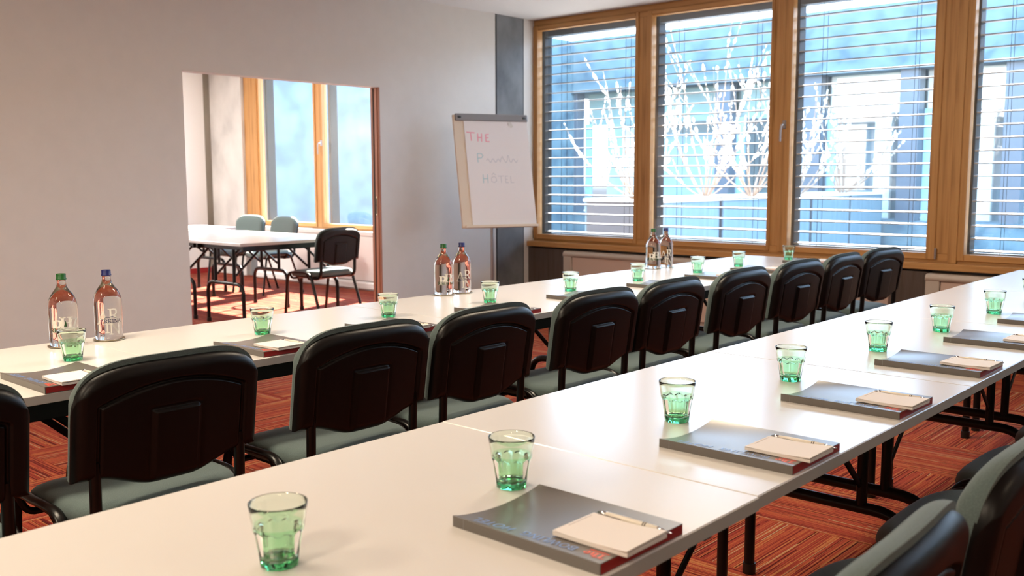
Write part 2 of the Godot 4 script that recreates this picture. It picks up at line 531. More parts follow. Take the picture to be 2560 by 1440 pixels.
func win_group(x0: float, blinds: bool, idx: int, where: String) -> void:
	var g := [[0.060, 1.203, 0.008, 1.237], [1.377, 2.517, 1.330, 2.544], [2.702, 3.795, 2.622, 3.859]]
	var zf := ZW - 0.014
	var zb := ZW - 0.085
	var tr := Node3D.new()
	tr.name = "trim_%d" % (idx + 9)
	add_child(tr)
	tr.set_meta("kind", "structure")
	tag(tr, "wooden frame of the %s of windows in the %s" % [{1: "first set", 4: "second set", 7: "only set"}[idx], where], "frame")
	obj("head_beam", bx(x0, x0 + 4.0, 2.70, CH, zb, zf, 0.003), M.wood_h, tr)
	obj("bottom_rail", bx(x0, x0 + 4.0, 0.66, 0.735, zb, zf, 0.003), M.wood_h, tr)
	for p in [[0.0, 0.055], [1.21, 1.37], [2.52, 2.69], [3.80, 4.0]]:
		obj("mullion", bx(x0 + p[0], x0 + p[1], 0.735, 2.70, zb, zf, 0.003), M.wood_v, tr)
	obj("cover_strip", bx(x0 + 3.955, x0 + 4.015, 0.671, CH, zf - 0.01, ZW + 0.014, 0.004), M.wood_v, tr)
	for k in 3:
		var a: Array = g[k]
		var w := Node3D.new()
		w.name = "window_%d" % (idx + k)
		add_child(w)
		w.set_meta("kind", "structure")
		tag(w, "%s wooden-framed window of the %s, counted from the concrete corner" % [ORD[(idx - 1) % 6 + k], where], "window")
		var gl := x0 + float(a[0])
		var gr := x0 + float(a[1])
		var sl := x0 + float(a[2])
		var sr := x0 + float(a[3])
		obj("sash_stile", bx(sl, gl, 0.69, 2.745, ZW - 0.075, ZW, 0.004), M.wood_v, w)
		obj("sash_stile", bx(gr, sr, 0.69, 2.745, ZW - 0.075, ZW, 0.004), M.wood_v, w)
		obj("sash_rail", bx(gl, gr, 0.69, 0.737, ZW - 0.075, ZW - 0.0005, 0.004), M.wood_h, w)
		obj("sash_rail", bx(gl, gr, 2.71, 2.745, ZW - 0.075, ZW - 0.0005, 0.004), M.wood_h, w)
		obj("pane", bx(gl - 0.006, gr + 0.006, 0.731, 2.716, ZW - 0.046, ZW - 0.045), M.pane, w)
		if k == 2 or (k == 1 and not blinds):
			var hx := x0 + (2.655 if k == 2 else 1.36)
			var h := obj("handle", MB.new().tube(fillet([Vector3(0, 0, 0.012), Vector3(0, 0, 0.05), Vector3(-0.008, -0.05, 0.052), Vector3(-0.012, -0.135, 0.046)], 0.02), 0.010, 0.008, Vector3(1, 0, 0), 10, 0.8).done(), M.steel, w, Vector3(hx, 1.71, ZW), "metal lever handle")
			obj("rosette", MB.new().box(Vector3(0, 0, 0.005), Vector3(0.03, 0.07, 0.012), 0.004).done(), M.steel, h)
		if k == 2 or k == 0:
			var hx2 := sr + 0.008 if k == 2 else sl - 0.006
			obj("hinge", MB.new().tube([Vector3(0, -0.04, 0), Vector3(0, 0.04, 0)], 0.009, 0.009, Vector3(1, 0, 0), 10).done(), M.steel, w, Vector3(hx2, 0.735, ZW + 0.004))
		if blinds:
			blind(gl, gr, idx + k)
	if not blinds:
		for k in 3:
			obj("guide_rail", bx(x0 + g[k][0] - 0.02, x0 + g[k][0] + 0.03, 0.70, 2.75, ZW - 0.22, ZW - 0.11, 0.003), M.rail, tr)
	# outside reveal
	var rv := MB.new()
	add_bx(rv, x0 - 0.02, x0 + 4.03, CH - 0.03, CH + 0.1, zb - 0.16, zb)
	add_bx(rv, x0 - 0.02, x0 + 4.03, 0.60, 0.66, zb - 0.22, zb)
	obj("outer_lining", rv.done(), M.rail if blinds else M.rim, tr)

var blind_proto: Node3D
func blind(gl: float, gr: float, n: int) -> void:
	var w := gr - gl + 0.03
	var z := ZW - 0.165
	var t := thing("venetian_blind", "outside venetian blind with open slats before the %s window counted from the concrete corner" % ORD[n - 1], "blind", Vector3((gl + gr) / 2, 0.735, z), 0.0, "outside blinds of the meeting room windows")
	var m := MB.new()
	m.smooth(true)
	var top := []
	var bot := []
	for i in 7:
		var u := (i / 6.0 - 0.5) * 2.0
		var p := Vector2(u * 0.050, -0.006 * u * u)
		top.append(p + Vector2(0, 0.0012))
		bot.append(p)
	for i in 6:
		m.quad(Vector3(-w / 2, top[i].y, top[i].x), Vector3(-w / 2, top[i + 1].y, top[i + 1].x), Vector3(w / 2, top[i + 1].y, top[i + 1].x), Vector3(w / 2, top[i].y, top[i].x))
		m.quad(Vector3(-w / 2, bot[i + 1].y, bot[i + 1].x), Vector3(-w / 2, bot[i].y, bot[i].x), Vector3(w / 2, bot[i].y, bot[i].x), Vector3(w / 2, bot[i + 1].y, bot[i + 1].x))
	m.smooth(false)
	add_bx(m, -w / 2, w / 2, -0.0125, -0.0035, 0.0480, 0.0515, 0.0008)
	for i in [0, 6]:
		m.face([Vector3(-w / 2, top[i].y, top[i].x), Vector3(w / 2, top[i].y, top[i].x), Vector3(w / 2, bot[i].y, bot[i].x), Vector3(-w / 2, bot[i].y, bot[i].x)], Vector3(0, 0, -1 if i == 0 else 1))
	var sm := m.done()
	for k in 21:
		obj("slat", sm, M.slat, t, Vector3(0, 0.030 + 0.09 * k, 0))
	obj("bottom_rail", bx(-w / 2, w / 2, -0.012, 0.006, -0.04, 0.04, 0.004), M.slat, t)
	obj("head_rail", bx(-w / 2 - 0.02, w / 2 + 0.02, 1.915, 2.04, -0.05, 0.05, 0.004), M.post, t)
	obj("guide_rail", bx(-w / 2 - 0.025, -w / 2 + 0.022, -0.05, 1.97, -0.055, 0.055, 0.003), M.rail, t)
	obj("guide_rail", bx(w / 2 - 0.004, w / 2 + 0.03, -0.05, 1.97, -0.055, 0.055, 0.003), M.rail, t)
	for f in [0.19, 0.83]:
		for s in [-0.042, 0.042]:
			obj("ladder_cord", bx((f - 0.5) * w - 0.0013, (f - 0.5) * w + 0.0013, 0.0, 1.93, s - 0.0013, s + 0.0013), M.cord, t)

# ---------------------------------------------------------------- courtyard
func build_courtyard() -> void:
	struct("ground", bx(-22, 14, -0.3, -0.05, -18.5, ZW - 0.2), M.ground, "pale paved floor of the courtyard outside the windows", "ground")
	struct("facade_side", bx(-14.2, -13.44, -0.1, 4.23, -17.3, ZW - 0.3), M.facade, "blue-grey rendered wall at the side of the courtyard", "facade")
	struct("facade_roof_edge", bx(-14.2, 12, 3.11, 4.23, -17.0, -19.7), M.facade, "blue-grey rendered upper wall across the courtyard", "facade")
	struct("facade_plinth", bx(-14.2, 12, -0.1, 0.52, -17.1, -18.2), M.facade, "blue-grey base wall across the courtyard", "facade")
	var inner := struct("facade_glazing", bx(-14.2, 12, 0.4, 3.2, -19.4, -19.6), M.sage, "greenish glazed storey behind the posts across the courtyard", "facade")
	var posts := [[-13.62, -13.36], [-9.91, -9.60], [-8.13, -7.74], [-6.33, -6.0], [-4.65, -4.35], [-2.6, -2.3], [-0.5, -0.2], [1.6, 1.9]]
	for p in posts:
		obj("post", bx(p[0], p[1], 0.5, 3.12, -17.12, -17.4, 0.005), M.post, inner)
	for i in posts.size() - 1:
		var a: float = posts[i][1]
		var b: float = posts[i + 1][0]
		obj("blind_panel", bx(a, b, 2.42, 3.12, -17.55, -17.6), M.cream if i > 1 else M.sage, inner)
		obj("frame_strip", bx(a, a + 0.16, 0.5, 2.45, -17.42, -17.5), M.pale_blue, inner)
		obj("curtain", bx(a + 0.7, a + 1.0, 0.5, 2.42, -17.9, -18.0), M.cream, inner)
		obj("dark_panel", bx(a + 0.25, b - 0.1, 0.5, 2.22, -18.3, -18.35), M.teal_dark if i != 0 else M.pale_blue, inner)
		obj("pane", bx(a, b, 0.5, 3.1, -17.45, -17.452), M.pane, inner)
	struct("facade_floor", bx(-14.2, 12, 0.3, 0.5, -17.2, -19.5), M.rim, "floor edge of the glazed storey across the courtyard", "facade")
	# planters in a line away from the window
	var spans := [[-10.03, -11.33], [-11.43, -14.05], [-14.15, -15.50], [-15.58, -16.9]]
	for i in spans.size():
		var s: Array = spans[i]
		var t := thing("planter", ["tall grey courtyard planter closest to the window, sunlit snow-white top", "long blue-grey courtyard planter second from the window with two shrubs", "blue-grey courtyard planter third from the window, blue shaded rim", "blue-grey courtyard planter touching the far facade, last of the line"][i], "planter", Vector3(-7.08, -0.05, (s[0] + s[1]) / 2), 0.0, "planters in the courtyard")
		var l: float = (s[0] - s[1]) / 2
		obj("side_panel", bx(0.58, 0.61, 0.0, 1.03, -l, l, 0.004), M.planter, t)
		obj("side_panel", bx(-0.61, -0.58, 0.0, 1.03, -l, l, 0.004), M.planter, t)
		obj("front_panel", bx(-0.58, 0.58, 0.0, 1.03, l - 0.03, l, 0.003), M.planter_front, t, Vector3.ZERO, "dark grey end panel")
		obj("back_panel", bx(-0.58, 0.58, 0.0, 1.03, -l, -l + 0.03, 0.003), M.planter_front, t)
		var r := MB.new()
		add_bx(r, -0.63, 0.63, 1.03, 1.065, l - 0.1, l + 0.02, 0.004)
		add_bx(r, -0.63, 0.63, 1.03, 1.065, -l - 0.02, -l + 0.1, 0.004)
		add_bx(r, 0.53, 0.63, 1.03, 1.065, -l + 0.1, l - 0.1, 0.004)
		add_bx(r, -0.63, -0.53, 1.03, 1.065, -l + 0.1, l - 0.1, 0.004)
		obj("rim", r.done(), M.rim, t)
		obj("soil", bx(-0.575, 0.575, 0.5, 1.045, -l + 0.031, l - 0.031), M.soil, t)
	var g := [[-7.5, -10.9, 2.1, 13, "bare catkin shrub in the planter closest to the window"], [-7.05, -11.95, 2.5, 13, "bare catkin shrub in the long planter, window end"], [-6.95, -13.1, 2.5, 12, "bare catkin shrub in the long planter, facade end"], [-6.9, -14.5, 2.3, 10, "bare catkin shrub in the third courtyard planter from the window"], [-6.85, -16.1, 2.0, 9, "thin bare shrub in the planter touching the far facade"]]
	for k in g:
		shrub(Vector3(k[0], 1.0, k[1]), k[2], k[3], k[4])

func shrub(at: Vector3, h: float, n: int, label: String) -> void:
	var t := thing("catkin_shrub", label, "shrub", at, 0.0, "bare shrubs in the courtyard planters")
	var where := []
	for i in n:
		var az := TAU * (i + rng.randf_range(-0.3, 0.3)) / n * 3.0
		var lean := rng.randf_range(0.08, 0.75) if i % 3 else rng.randf_range(0.7, 1.15)
		var L := h * rng.randf_range(0.7, 1.0) * (1.0 if lean < 0.6 else 0.75)
		var dir := Vector3(cos(az) * sin(lean), cos(lean), sin(az) * sin(lean))
		var m := MB.new()
		var p := Vector3(cos(az), 0, sin(az)) * 0.04
		var pts := [p]
		var steps := 9
		for s in steps:
			dir = (dir + Vector3(0, 0.07, 0) + Vector3(rng.randf_range(-0.1, 0.1), 0, rng.randf_range(-0.1, 0.1))).normalized()
			p += dir * L / steps
			pts.append(p)
			if s > 2:
				for c in 2:
					where.append([p - dir * L / steps * rng.randf() + Vector3(rng.randf_range(-0.012, 0.012), 0, rng.randf_range(-0.012, 0.012)), dir])
		m.tube(pts, 0.013, 0.013, Vector3(1, 0, 0.3).normalized(), 5, 0.3)
		for q in rng.randi_range(3, 5):
			var k := rng.randi_range(2, steps - 2)
			var b: Vector3 = pts[k]
			var d2 := (dir + Vector3(rng.randf_range(-0.7, 0.7), rng.randf_range(-0.1, 0.3), rng.randf_range(-0.7, 0.7))).normalized()
			var L2 := L * rng.randf_range(0.18, 0.4)
			var tw := [b]
			for s in 4:
				d2 = (d2 + Vector3(0, 0.1, 0)).normalized()
				tw.append(tw[-1] + d2 * L2 / 4)
				for c in 2:
					where.append([tw[-1] - d2 * L2 / 4 * rng.randf(), d2])
			m.tube(tw, 0.006, 0.006, Vector3(1, 0, 0.3).normalized(), 4, 0.4)
		obj("stem", m.done(), M.bark, t)
	var sp := SphereMesh.new()
	sp.radius = 0.011
	sp.height = 0.045
	sp.radial_segments = 6
	sp.rings = 3
	sp.material = M.catkin
	var mm := MultiMesh.new()
	mm.transform_format = MultiMesh.TRANSFORM_3D
	mm.mesh = sp
	mm.instance_count = where.size()
	for i in where.size():
		var up: Vector3 = where[i][1]
		var sx := up.cross(Vector3(0.3, 0.1, 1)).normalized()
		var s := rng.randf_range(0.5, 1.3) if rng.randf() < 0.8 else rng.randf_range(1.4, 2.4)
		mm.set_instance_transform(i, Transform3D(Basis(sx * s, up * s, sx.cross(up) * s), where[i][0]))
	var mi := MultiMeshInstance3D.new()
	mi.name = "catkins"
	mi.multimesh = mm
	mi.set_meta("kind", "stuff")
	t.add_child(mi, true)

# ---------------------------------------------------------------- tables
func table_proto(label: String, group: String, inset: float) -> Node3D:
	var t := thing("folding_table", label, "table", Vector3.ZERO, 0.0, group)
	obj("tabletop", bx(-0.4, 0.4, TT - 0.026, TT, -0.5985, 0.5985, 0.0018), M.top, t)
	for s in [-1.0, 1.0]:
		obj("edge_band", bx(s * 0.3995, s * 0.4007, TT - 0.0245, TT - 0.0018, -0.5965, 0.5965), M.edge, t)
	for s in [-1.0, 1.0]:
		obj("apron", bx(s * (0.378 - inset) - 0.013, s * (0.378 - inset) + 0.013, TT - 0.074, TT - 0.0262, -0.56, 0.56, 0.003), M.black, t)
	for s in [-1.0, 1.0]:
		var z: float = s * 0.51
		obj("cross_rail", bx(-0.352, 0.352, TT - 0.066, TT - 0.0262, z - 0.013, z + 0.013, 0.003), M.black, t)
		obj("leg", MB.new().tube(fillet([Vector3(-0.285, 0.012, z), Vector3(-0.285, 0.37, z), Vector3(0.285, 0.37, z), Vector3(0.285, 0.012, z)], 0.10, 8), 0.017, 0.017, Vector3(0, 0, 1), 14).done(), M.black, t)
		for q in [-1.0, 1.0]:
			obj("post", MB.new().tube([Vector3(q * 0.15, 0.365, z), Vector3(q * 0.15, TT - 0.06, z)], 0.015, 0.015, Vector3(0, 0, 1), 12).done(), M.black, t)
			obj("foot", MB.new().tube([Vector3(q * 0.285, 0.0, z), Vector3(q * 0.285, 0.035, z)], 0.021, 0.021, Vector3(0, 0, 1), 12).done(), M.glove, t)
			obj("brace", MB.new().tube([Vector3(q * 0.15, 0.44, z - s * 0.016), Vector3(q * 0.15, TT - 0.05, z - s * 0.30)], 0.004, 0.012, Vector3(1, 0, 0), 8).done(), M.black, t)
	return t

func build_tables() -> void:
	var xr := -1.184
	var t0 := table_proto("white folding table closest to the camera in the near row, one tumbler at its end", "near row of white folding tables", 0.16)
	t0.position = Vector3(xr + 0.004, 0, -0.928)
	for k in range(1, 5):
		dup(t0, "%s white folding table from the camera in the near row" % ORD[k], Vector3(xr + [0, 0, -0.001, 0.003, -0.002][k], 0, -0.928 - 1.2 * k))
	var xl := -2.9695
	var t1 := table_proto("first white folding table from the camera in the wall-side row", "wall-side row of white folding tables", 0.012)
	t1.position = Vector3(xl + 0.001, 0, -0.8808)
	for k in range(1, 5):
		dup(t1, "%s white folding table from the camera in the wall-side row" % ORD[k], Vector3(xl + [0.001, 0, 0.002, -0.001, 0.0][k], 0, -0.8808 - 1.2 * k))
	var adj := [[-7.60, -5.20, "white folding table in the second room with the chair tucked at its side"], [-8.402, -5.20, "middle white folding table of the second room"], [-9.204, -5.20, "white folding table of the second room before the two teal chairs"], [-10.10, -5.55, "white folding table of the second room by its bright end wall"]]
	for a in adj:
		var o := dup(t1, a[2], Vector3(a[0], 0, a[1]))
		o.set_meta("group", "tables of the second room")

# ---------------------------------------------------------------- chairs (local: the sitter looks along -x)
func back_x(y: float, z: float) -> float:
	return 0.228 + (y - 0.56) * 0.15 - 0.28 * z * z

func sst(a: float, b: float, v: float) -> float:
	var t := clampf((v - a) / (b - a), 0.0, 1.0)
	return t * t * (3.0 - 2.0 * t)

func yb(s: float) -> float:
	return 0.552 - 0.040 * sst(0.0, 1.0, clampf((0.80 - absf(s)) / 0.62, 0.0, 1.0))

func yt(s: float, extra := 0.0) -> float:
	return 0.70 + (0.143 + extra) * pow(maxf(0.0, 1.0 - pow(absf(s), 4.0)), 1.0 / 3.2)

func chair_proto() -> Node3D:
	var t := thing("meeting_chair", "x", "chair", Vector3.ZERO, 0.0, "black-backed meeting chairs along the wall-side table row")
	var N := 120
	var K := 96
	var W := 0.260
	var rear := []
	var front := []
	for i in N + 1:
		var s := sin((float(i) / N - 0.5) * PI)
		var rr := []
		var fr := []
		for j in K + 1:
			var tt := 0.5 + 0.5 * sin((float(j) / K - 0.5) * PI)
			tt = lerpf(tt, float(j) / K, 0.55)
			var z := s * W
			var y := lerpf(yb(s), yt(s), tt)
			var e := minf(minf(W - absf(z), (yt(s) - y) * 0.9), y - yb(s))
			var r := 0.030
			var drop := 0.0 if e > r else r - sqrt(maxf(0.0, r * r - (r - e) * (r - e)))
			var p := minf(0.200 - absf(z), 0.784 - 1.1 * z * z - y)
			var rel := -0.015 * sst(-0.010, -0.004, p) + 0.010 * sst(0.0, 0.005, p)
			var q := minf(0.066 - absf(z), 0.712 - y)
			rel += 0.009 * sst(-0.001, 0.004, q) - 0.004 * exp(-pow((q + 0.004) / 0.004, 2.0))
			rr.append(Vector3(back_x(y, z) + 0.010 - drop + rel * sst(0.0, 0.03, e), y, z))
			fr.append(Vector3(back_x(y, z) - 0.018, y, z))
		rear.append(rr)
		front.append(fr)
	var m := MB.new()
	m.smooth(true)
	m.grid(rear, true)
	m.smooth(false)
	m.grid(front)
	for i in N:
		m.face([rear[i][0], rear[i + 1][0], front[i + 1][0], front[i][0]], Vector3(0, -1, 0))
		m.face([rear[i][K], rear[i + 1][K], front[i + 1][K], front[i][K]], Vector3(0, 1, 0))
	for j in K:
		m.face([rear[0][j], rear[0][j + 1], front[0][j + 1], front[0][j]], Vector3(0, 0, -1))
		m.face([rear[N][j], rear[N][j + 1], front[N][j + 1], front[N][j]], Vector3(0, 0, 1))
	obj("back_shell", m.done(), M.shell, t)
	# padded front of the back
	N = 40
	K = 32
	var cu := []
	var cb := []
	for i in N + 1:
		var s := sin((float(i) / N - 0.5) * PI)
		var a := []
		var b := []
		for j in K + 1:
			var tt := 0.5 + 0.5 * sin((float(j) / K - 0.5) * PI)
			var z := s * (W - 0.001)
			var y := lerpf(yb(s) + 0.004, yt(s, 0.014), tt)
			var e := minf(minf(W - absf(z), (yt(s, 0.014) - y) * 0.9), y - yb(s) - 0.004)
			var th := 0.006 + 0.040 * pow(maxf(0.0, 1.0 - pow(1.0 - clampf(e / 0.050, 0.0, 1.0), 2.2)), 0.5)
			var mid := 0.012 * (1.0 - s * s) * sin(tt * PI)
			a.append(Vector3(back_x(y, z) - 0.017 - th - mid, y, z))
			b.append(Vector3(back_x(y, z) - 0.0165, y, z))
		cu.append(a)
		cb.append(b)
	m = MB.new()
	m.smooth(true)
	m.grid(cu)
	m.smooth(false)
	m.grid(cb, true)
	for i in N:
		m.face([cu[i][0], cu[i + 1][0], cb[i + 1][0], cb[i][0]], Vector3(0, -1, 0))
		m.face([cu[i][K], cu[i + 1][K], cb[i + 1][K], cb[i][K]], Vector3(0, 1, 0))
	for j in K:
		m.face([cu[0][j], cu[0][j + 1], cb[0][j + 1], cb[0][j]], Vector3(0, 0, -1))
		m.face([cu[N][j], cu[N][j + 1], cb[N][j + 1], cb[N][j]], Vector3(0, 0, 1))
	obj("back_cushion", m.done(), M.fabric, t)
	# seat
	var sup := func(r: float, y: float, w: float) -> float:
		var c := cos(w)
		var s := sin(w)
		return r / pow(pow(absf(c) / 0.215, 4.0) + pow(absf(s) / 0.240, 4.0), 0.25)
	m = MB.new()
	m.lathe([Vector2(0.0, 0.424), Vector2(0.96, 0.424), Vector2(0.99, 0.432), Vector2(1.0, 0.445), Vector2(0.985, 0.460), Vector2(0.94, 0.470), Vector2(0.85, 0.475), Vector2(0.6, 0.474), Vector2(0.3, 0.472), Vector2(0.0, 0.471)], 64, Vector3.ZERO, sup)
	var am := m.done()
	var mdt := MeshDataTool.new()
	mdt.create_from_surface(am, 0)
	for i in mdt.get_vertex_count():
		var v := mdt.get_vertex(i)
		if v.x < -0.08:
			v.y -= pow((-0.08 - v.x) / 0.135, 2.0) * 0.028
		mdt.set_vertex(i, v)
	am = ArrayMesh.new()
	mdt.commit_to_surface(am)
	var st := SurfaceTool.new()
	st.create_from(am, 0)
	st.generate_normals()
	obj("seat", st.commit(), M.fabric, t)
	m = MB.new()
	m.lathe([Vector2(0.0, 0.405), Vector2(0.85, 0.405), Vector2(0.93, 0.412), Vector2(0.95, 0.425), Vector2(0.0, 0.426)], 48, Vector3(0.012, 0, 0), sup)
	obj("seat_pan", m.done(), M.shell, t)
	for s in [-1.0, 1.0]:
		var z: float = s * 0.205
		obj("upright", MB.new().tube(fillet([Vector3(0.2105, 0.60, z), Vector3(0.2085, 0.54, z), Vector3(0.203, 0.405, z), Vector3(0.06, 0.402, z)], 0.07, 8), 0.015, 0.014, Vector3(0, 0, 1), 14).done(), M.black, t)
		obj("leg", MB.new().tube(fillet([Vector3(-0.235, 0.012, s * 0.246), Vector3(-0.175, 0.455, s * 0.250), Vector3(-0.030, 0.455, s * 0.250)], 0.07, 9), 0.016, 0.010, Vector3(0, 0, 1), 14).done(), M.black, t)
		obj("leg", MB.new().tube(fillet([Vector3(0.265, 0.012, s * 0.262), Vector3(0.115, 0.455, s * 0.250), Vector3(-0.030, 0.455, s * 0.250)], 0.07, 9), 0.016, 0.010, Vector3(0, 0, 1), 14).done(), M.black, t)
		obj("foot_cap", MB.new().tube([Vector3(-0.2365, 0.0, s * 0.2455), Vector3(-0.2330, 0.026, s * 0.2465)], 0.019, 0.013, Vector3(0, 0, 1), 12).done(), M.glove, t)
		obj("foot_cap", MB.new().tube([Vector3(0.2690, 0.0, s * 0.2622), Vector3(0.2600, 0.026, s * 0.2618)], 0.019, 0.013, Vector3(0, 0, 1), 12).done(), M.glove, t)
	for x in [-0.145, 0.075]:
		obj("cross_bar", MB.new().tube(fillet([Vector3(x, 0.452, -0.258), Vector3(x, 0.400, -0.235), Vector3(x, 0.395, 0.235), Vector3(x, 0.452, 0.258)], 0.03, 5), 0.010, 0.010, Vector3(1, 0, 0), 10).done(), M.black, t)
	obj("side_rail", MB.new().tube([Vector3(-0.16, 0.400, -0.15), Vector3(0.09, 0.400, -0.15)], 0.008, 0.008, Vector3(0, 1, 0), 8).done(), M.black, t)
	obj("side_rail", MB.new().tube([Vector3(-0.16, 0.400, 0.15), Vector3(0.09, 0.400, 0.15)], 0.008, 0.008, Vector3(0, 1, 0), 8).done(), M.black, t)
	return t

func build_chairs() -> void:
	var c0 := chair_proto()
	var zs := [-0.645, -1.262, -1.918, -2.459, -3.122, -3.663, -4.305, -4.936, -5.50, -6.125]
	var rot := [0.0, 0.0, 0.0, 0.02, -0.02, 0.01, -0.02, -0.04, 0.0, -0.10]
	for k in zs.size():
		var label := "%s black-backed meeting chair from the camera at the wall-side table row" % ORD[k]
		if k == 0:
			label = "black-backed meeting chair cut by the picture's edge at the wall-side table row"
		if k == 9:
			label = "last black-backed meeting chair by the windows at the wall-side table row, turned slightly"
		var at := Vector3(-2.545, 0, zs[k])
		if k == 0:
			c0.position = at
			c0.set_meta("label", label)
		else:
			dup(c0, label, at, rot[k])
	var zr := [-1.19, -1.81, -2.43, -3.03, -3.63, -4.23]
	for k in zr.size():
		var o := dup(c0, ["grey padded meeting chair closest to the camera, seen from beside at the near row", "second grey padded meeting chair from the camera at the near table row", "third grey padded meeting chair from the camera at the near table row", "fourth padded meeting chair from the camera at the near table row, mostly seat showing", "fifth padded meeting chair from the camera at the near table row", "sixth padded meeting chair from the camera at the near table row"][k], Vector3(-0.660, 0, zr[k] - 0.03), [0.03, 0.0, 0.0, -0.02, 0.02, 0.0][k])
		o.set_meta("group", "chairs along the near table row")
	var a := dup(c0, "meeting chair seen from behind beside the second room's sunlit floor", Vector3(-7.16, 0, -5.42), 0.10)
	a.set_meta("group", "chairs of the second room")
	a = dup(c0, "teal padded chair behind the second room's tables, closer to the end wall", Vector3(-9.98, 0, -6.32), PI / 2 + 0.06)
	a.set_meta("group", "chairs of the second room")
	a = dup(c0, "teal padded chair behind the second room's tables, closer to the sunlit sill", Vector3(-9.38, 0, -6.36), PI / 2 - 0.05)
	a.set_meta("group", "chairs of the second room")

# ---------------------------------------------------------------- tumblers, bottles, folders, pads, pens
func tumbler_proto() -> Node3D:
	var t := thing("tumbler", "x", "glass", Vector3.ZERO, 0.0, "green tumblers on the near table row")
	var nf := 10
	var fac := func(r: float, y: float, w: float) -> float:
		var a := fposmod(w, TAU / nf) - PI / nf
		var flat := r * cos(PI / nf) / cos(a) * 0.995
		var ledge := 0.0555 + 0.002 * cos(a * nf)
		var f := 1.0 - smoothstep(ledge - 0.0025, ledge + 0.0005, y)
		return lerpf(r, flat - 0.0012, f)
	var inner := func(y: float) -> float: return 0.0276 + (y - 0.0125) * 0.165
	var shape := func(r, y, w): return fac.call(r, y, w) if r > inner.call(y) + 0.0008 and y < 0.07 else r
	var low := [Vector2(0.0305, 0.0125)]
	var high := []
	for y in [0.018, 0.025, 0.033, 0.041, 0.047, 0.050, 0.052, 0.054, 0.056, 0.058, 0.060, 0.062]:
		low.append(Vector2(0.0305 + (y - 0.0125) * 0.150, y))
	for y in [0.062, 0.066, 0.075, 0.085, 0.093]:
		high.append(Vector2(0.0305 + (y - 0.0125) * 0.150, y))
	high += [Vector2(0.0424, 0.0946), Vector2(0.0416, 0.0951), Vector2(0.0410, 0.0946)]
	for y in [0.085, 0.070, 0.062]:
		high.append(Vector2(inner.call(y), y))
	var lin := []
	for y in [0.062, 0.058, 0.045, 0.030, 0.020]:
		lin.append(Vector2(inner.call(y), y))
	lin += [Vector2(0.0262, 0.0145), Vector2(0.022, 0.0127), Vector2(0.0, 0.0125)]
	var m := MB.new()
	m.lathe(low, 80, Vector3.ZERO, shape)
	m.lathe(lin, 80, Vector3.ZERO, shape)
	var ring := []
	for j in 80:
		var w := TAU * j / 80
		var r: float = fac.call(0.0305, 0.0125, w)
		ring.append(Vector3(cos(w) * r, 0.0125, sin(w) * r))
	for j in 80:
		m.tri(Vector3(0, 0.0121, 0), ring[j], ring[(j + 1) % 80])
	obj("facetted_bowl", m.done(), M.green_glass, t)
	m = MB.new()
	m.lathe(high, 80, Vector3.ZERO, shape)
	obj("rim_band", m.done(), M.rim_glass, t)
	m = MB.new()
	m.lathe([Vector2(0.0, 0.0015), Vector2(0.020, 0.0013), Vector2(0.0275, 0.0), Vector2(0.0292, 0.0012), Vector2(0.0303, 0.0115), Vector2(0.0298, 0.0119), Vector2(0.0, 0.0119)], 80, Vector3.ZERO, func(r, y, w): return fac.call(r, 0.0, w) if r > 0.026 else r)
	obj("foot", m.done(), M.green_base, t, Vector3.ZERO, "thick darker green glass foot")
	return t

func wrap_text(txt: String, font: String, size: float, r: float, a0: float, y0: float, bold := false) -> ArrayMesh:   # raised print curved round a bottle
	var f := SystemFont.new()
	f.font_names = PackedStringArray([font])
	if bold:
		f.font_weight = 700
	var tm := TextMesh.new()
	tm.text = txt
	tm.font = f
	tm.font_size = 48
	tm.pixel_size = size / 48.0
	tm.depth = 0.0003
	tm.curve_step = 2.0
	var arr := tm.get_mesh_arrays()
	var v: PackedVector3Array = arr[Mesh.ARRAY_VERTEX]
	var nn: PackedVector3Array = arr[Mesh.ARRAY_NORMAL]
	for i in v.size():
		var p := v[i]
		var a := a0 + p.x / r
		var rr := r + p.z + 0.00022
		v[i] = Vector3(sin(a) * rr, y0 + p.y, cos(a) * rr)
		nn[i] = Basis(Vector3.UP, a) * nn[i]
	var out := ArrayMesh.new()
	var na := []
	na.resize(Mesh.ARRAY_MAX)
	na[Mesh.ARRAY_VERTEX] = v
	na[Mesh.ARRAY_NORMAL] = nn
	na[Mesh.ARRAY_INDEX] = arr[Mesh.ARRAY_INDEX]
	out.add_surface_from_arrays(Mesh.PRIMITIVE_TRIANGLES, na)
	return out

func flat_text(txt: String, font: String, size: float, bold := false, depth := 0.0003) -> TextMesh:
	var f := SystemFont.new()
	f.font_names = PackedStringArray([font])
	if bold:
		f.font_weight = 700
	var tm := TextMesh.new()
	tm.text = txt
	tm.font = f
	tm.font_size = 48
	tm.pixel_size = size / 48.0
	tm.depth = depth
	tm.curve_step = 2.0
	return tm

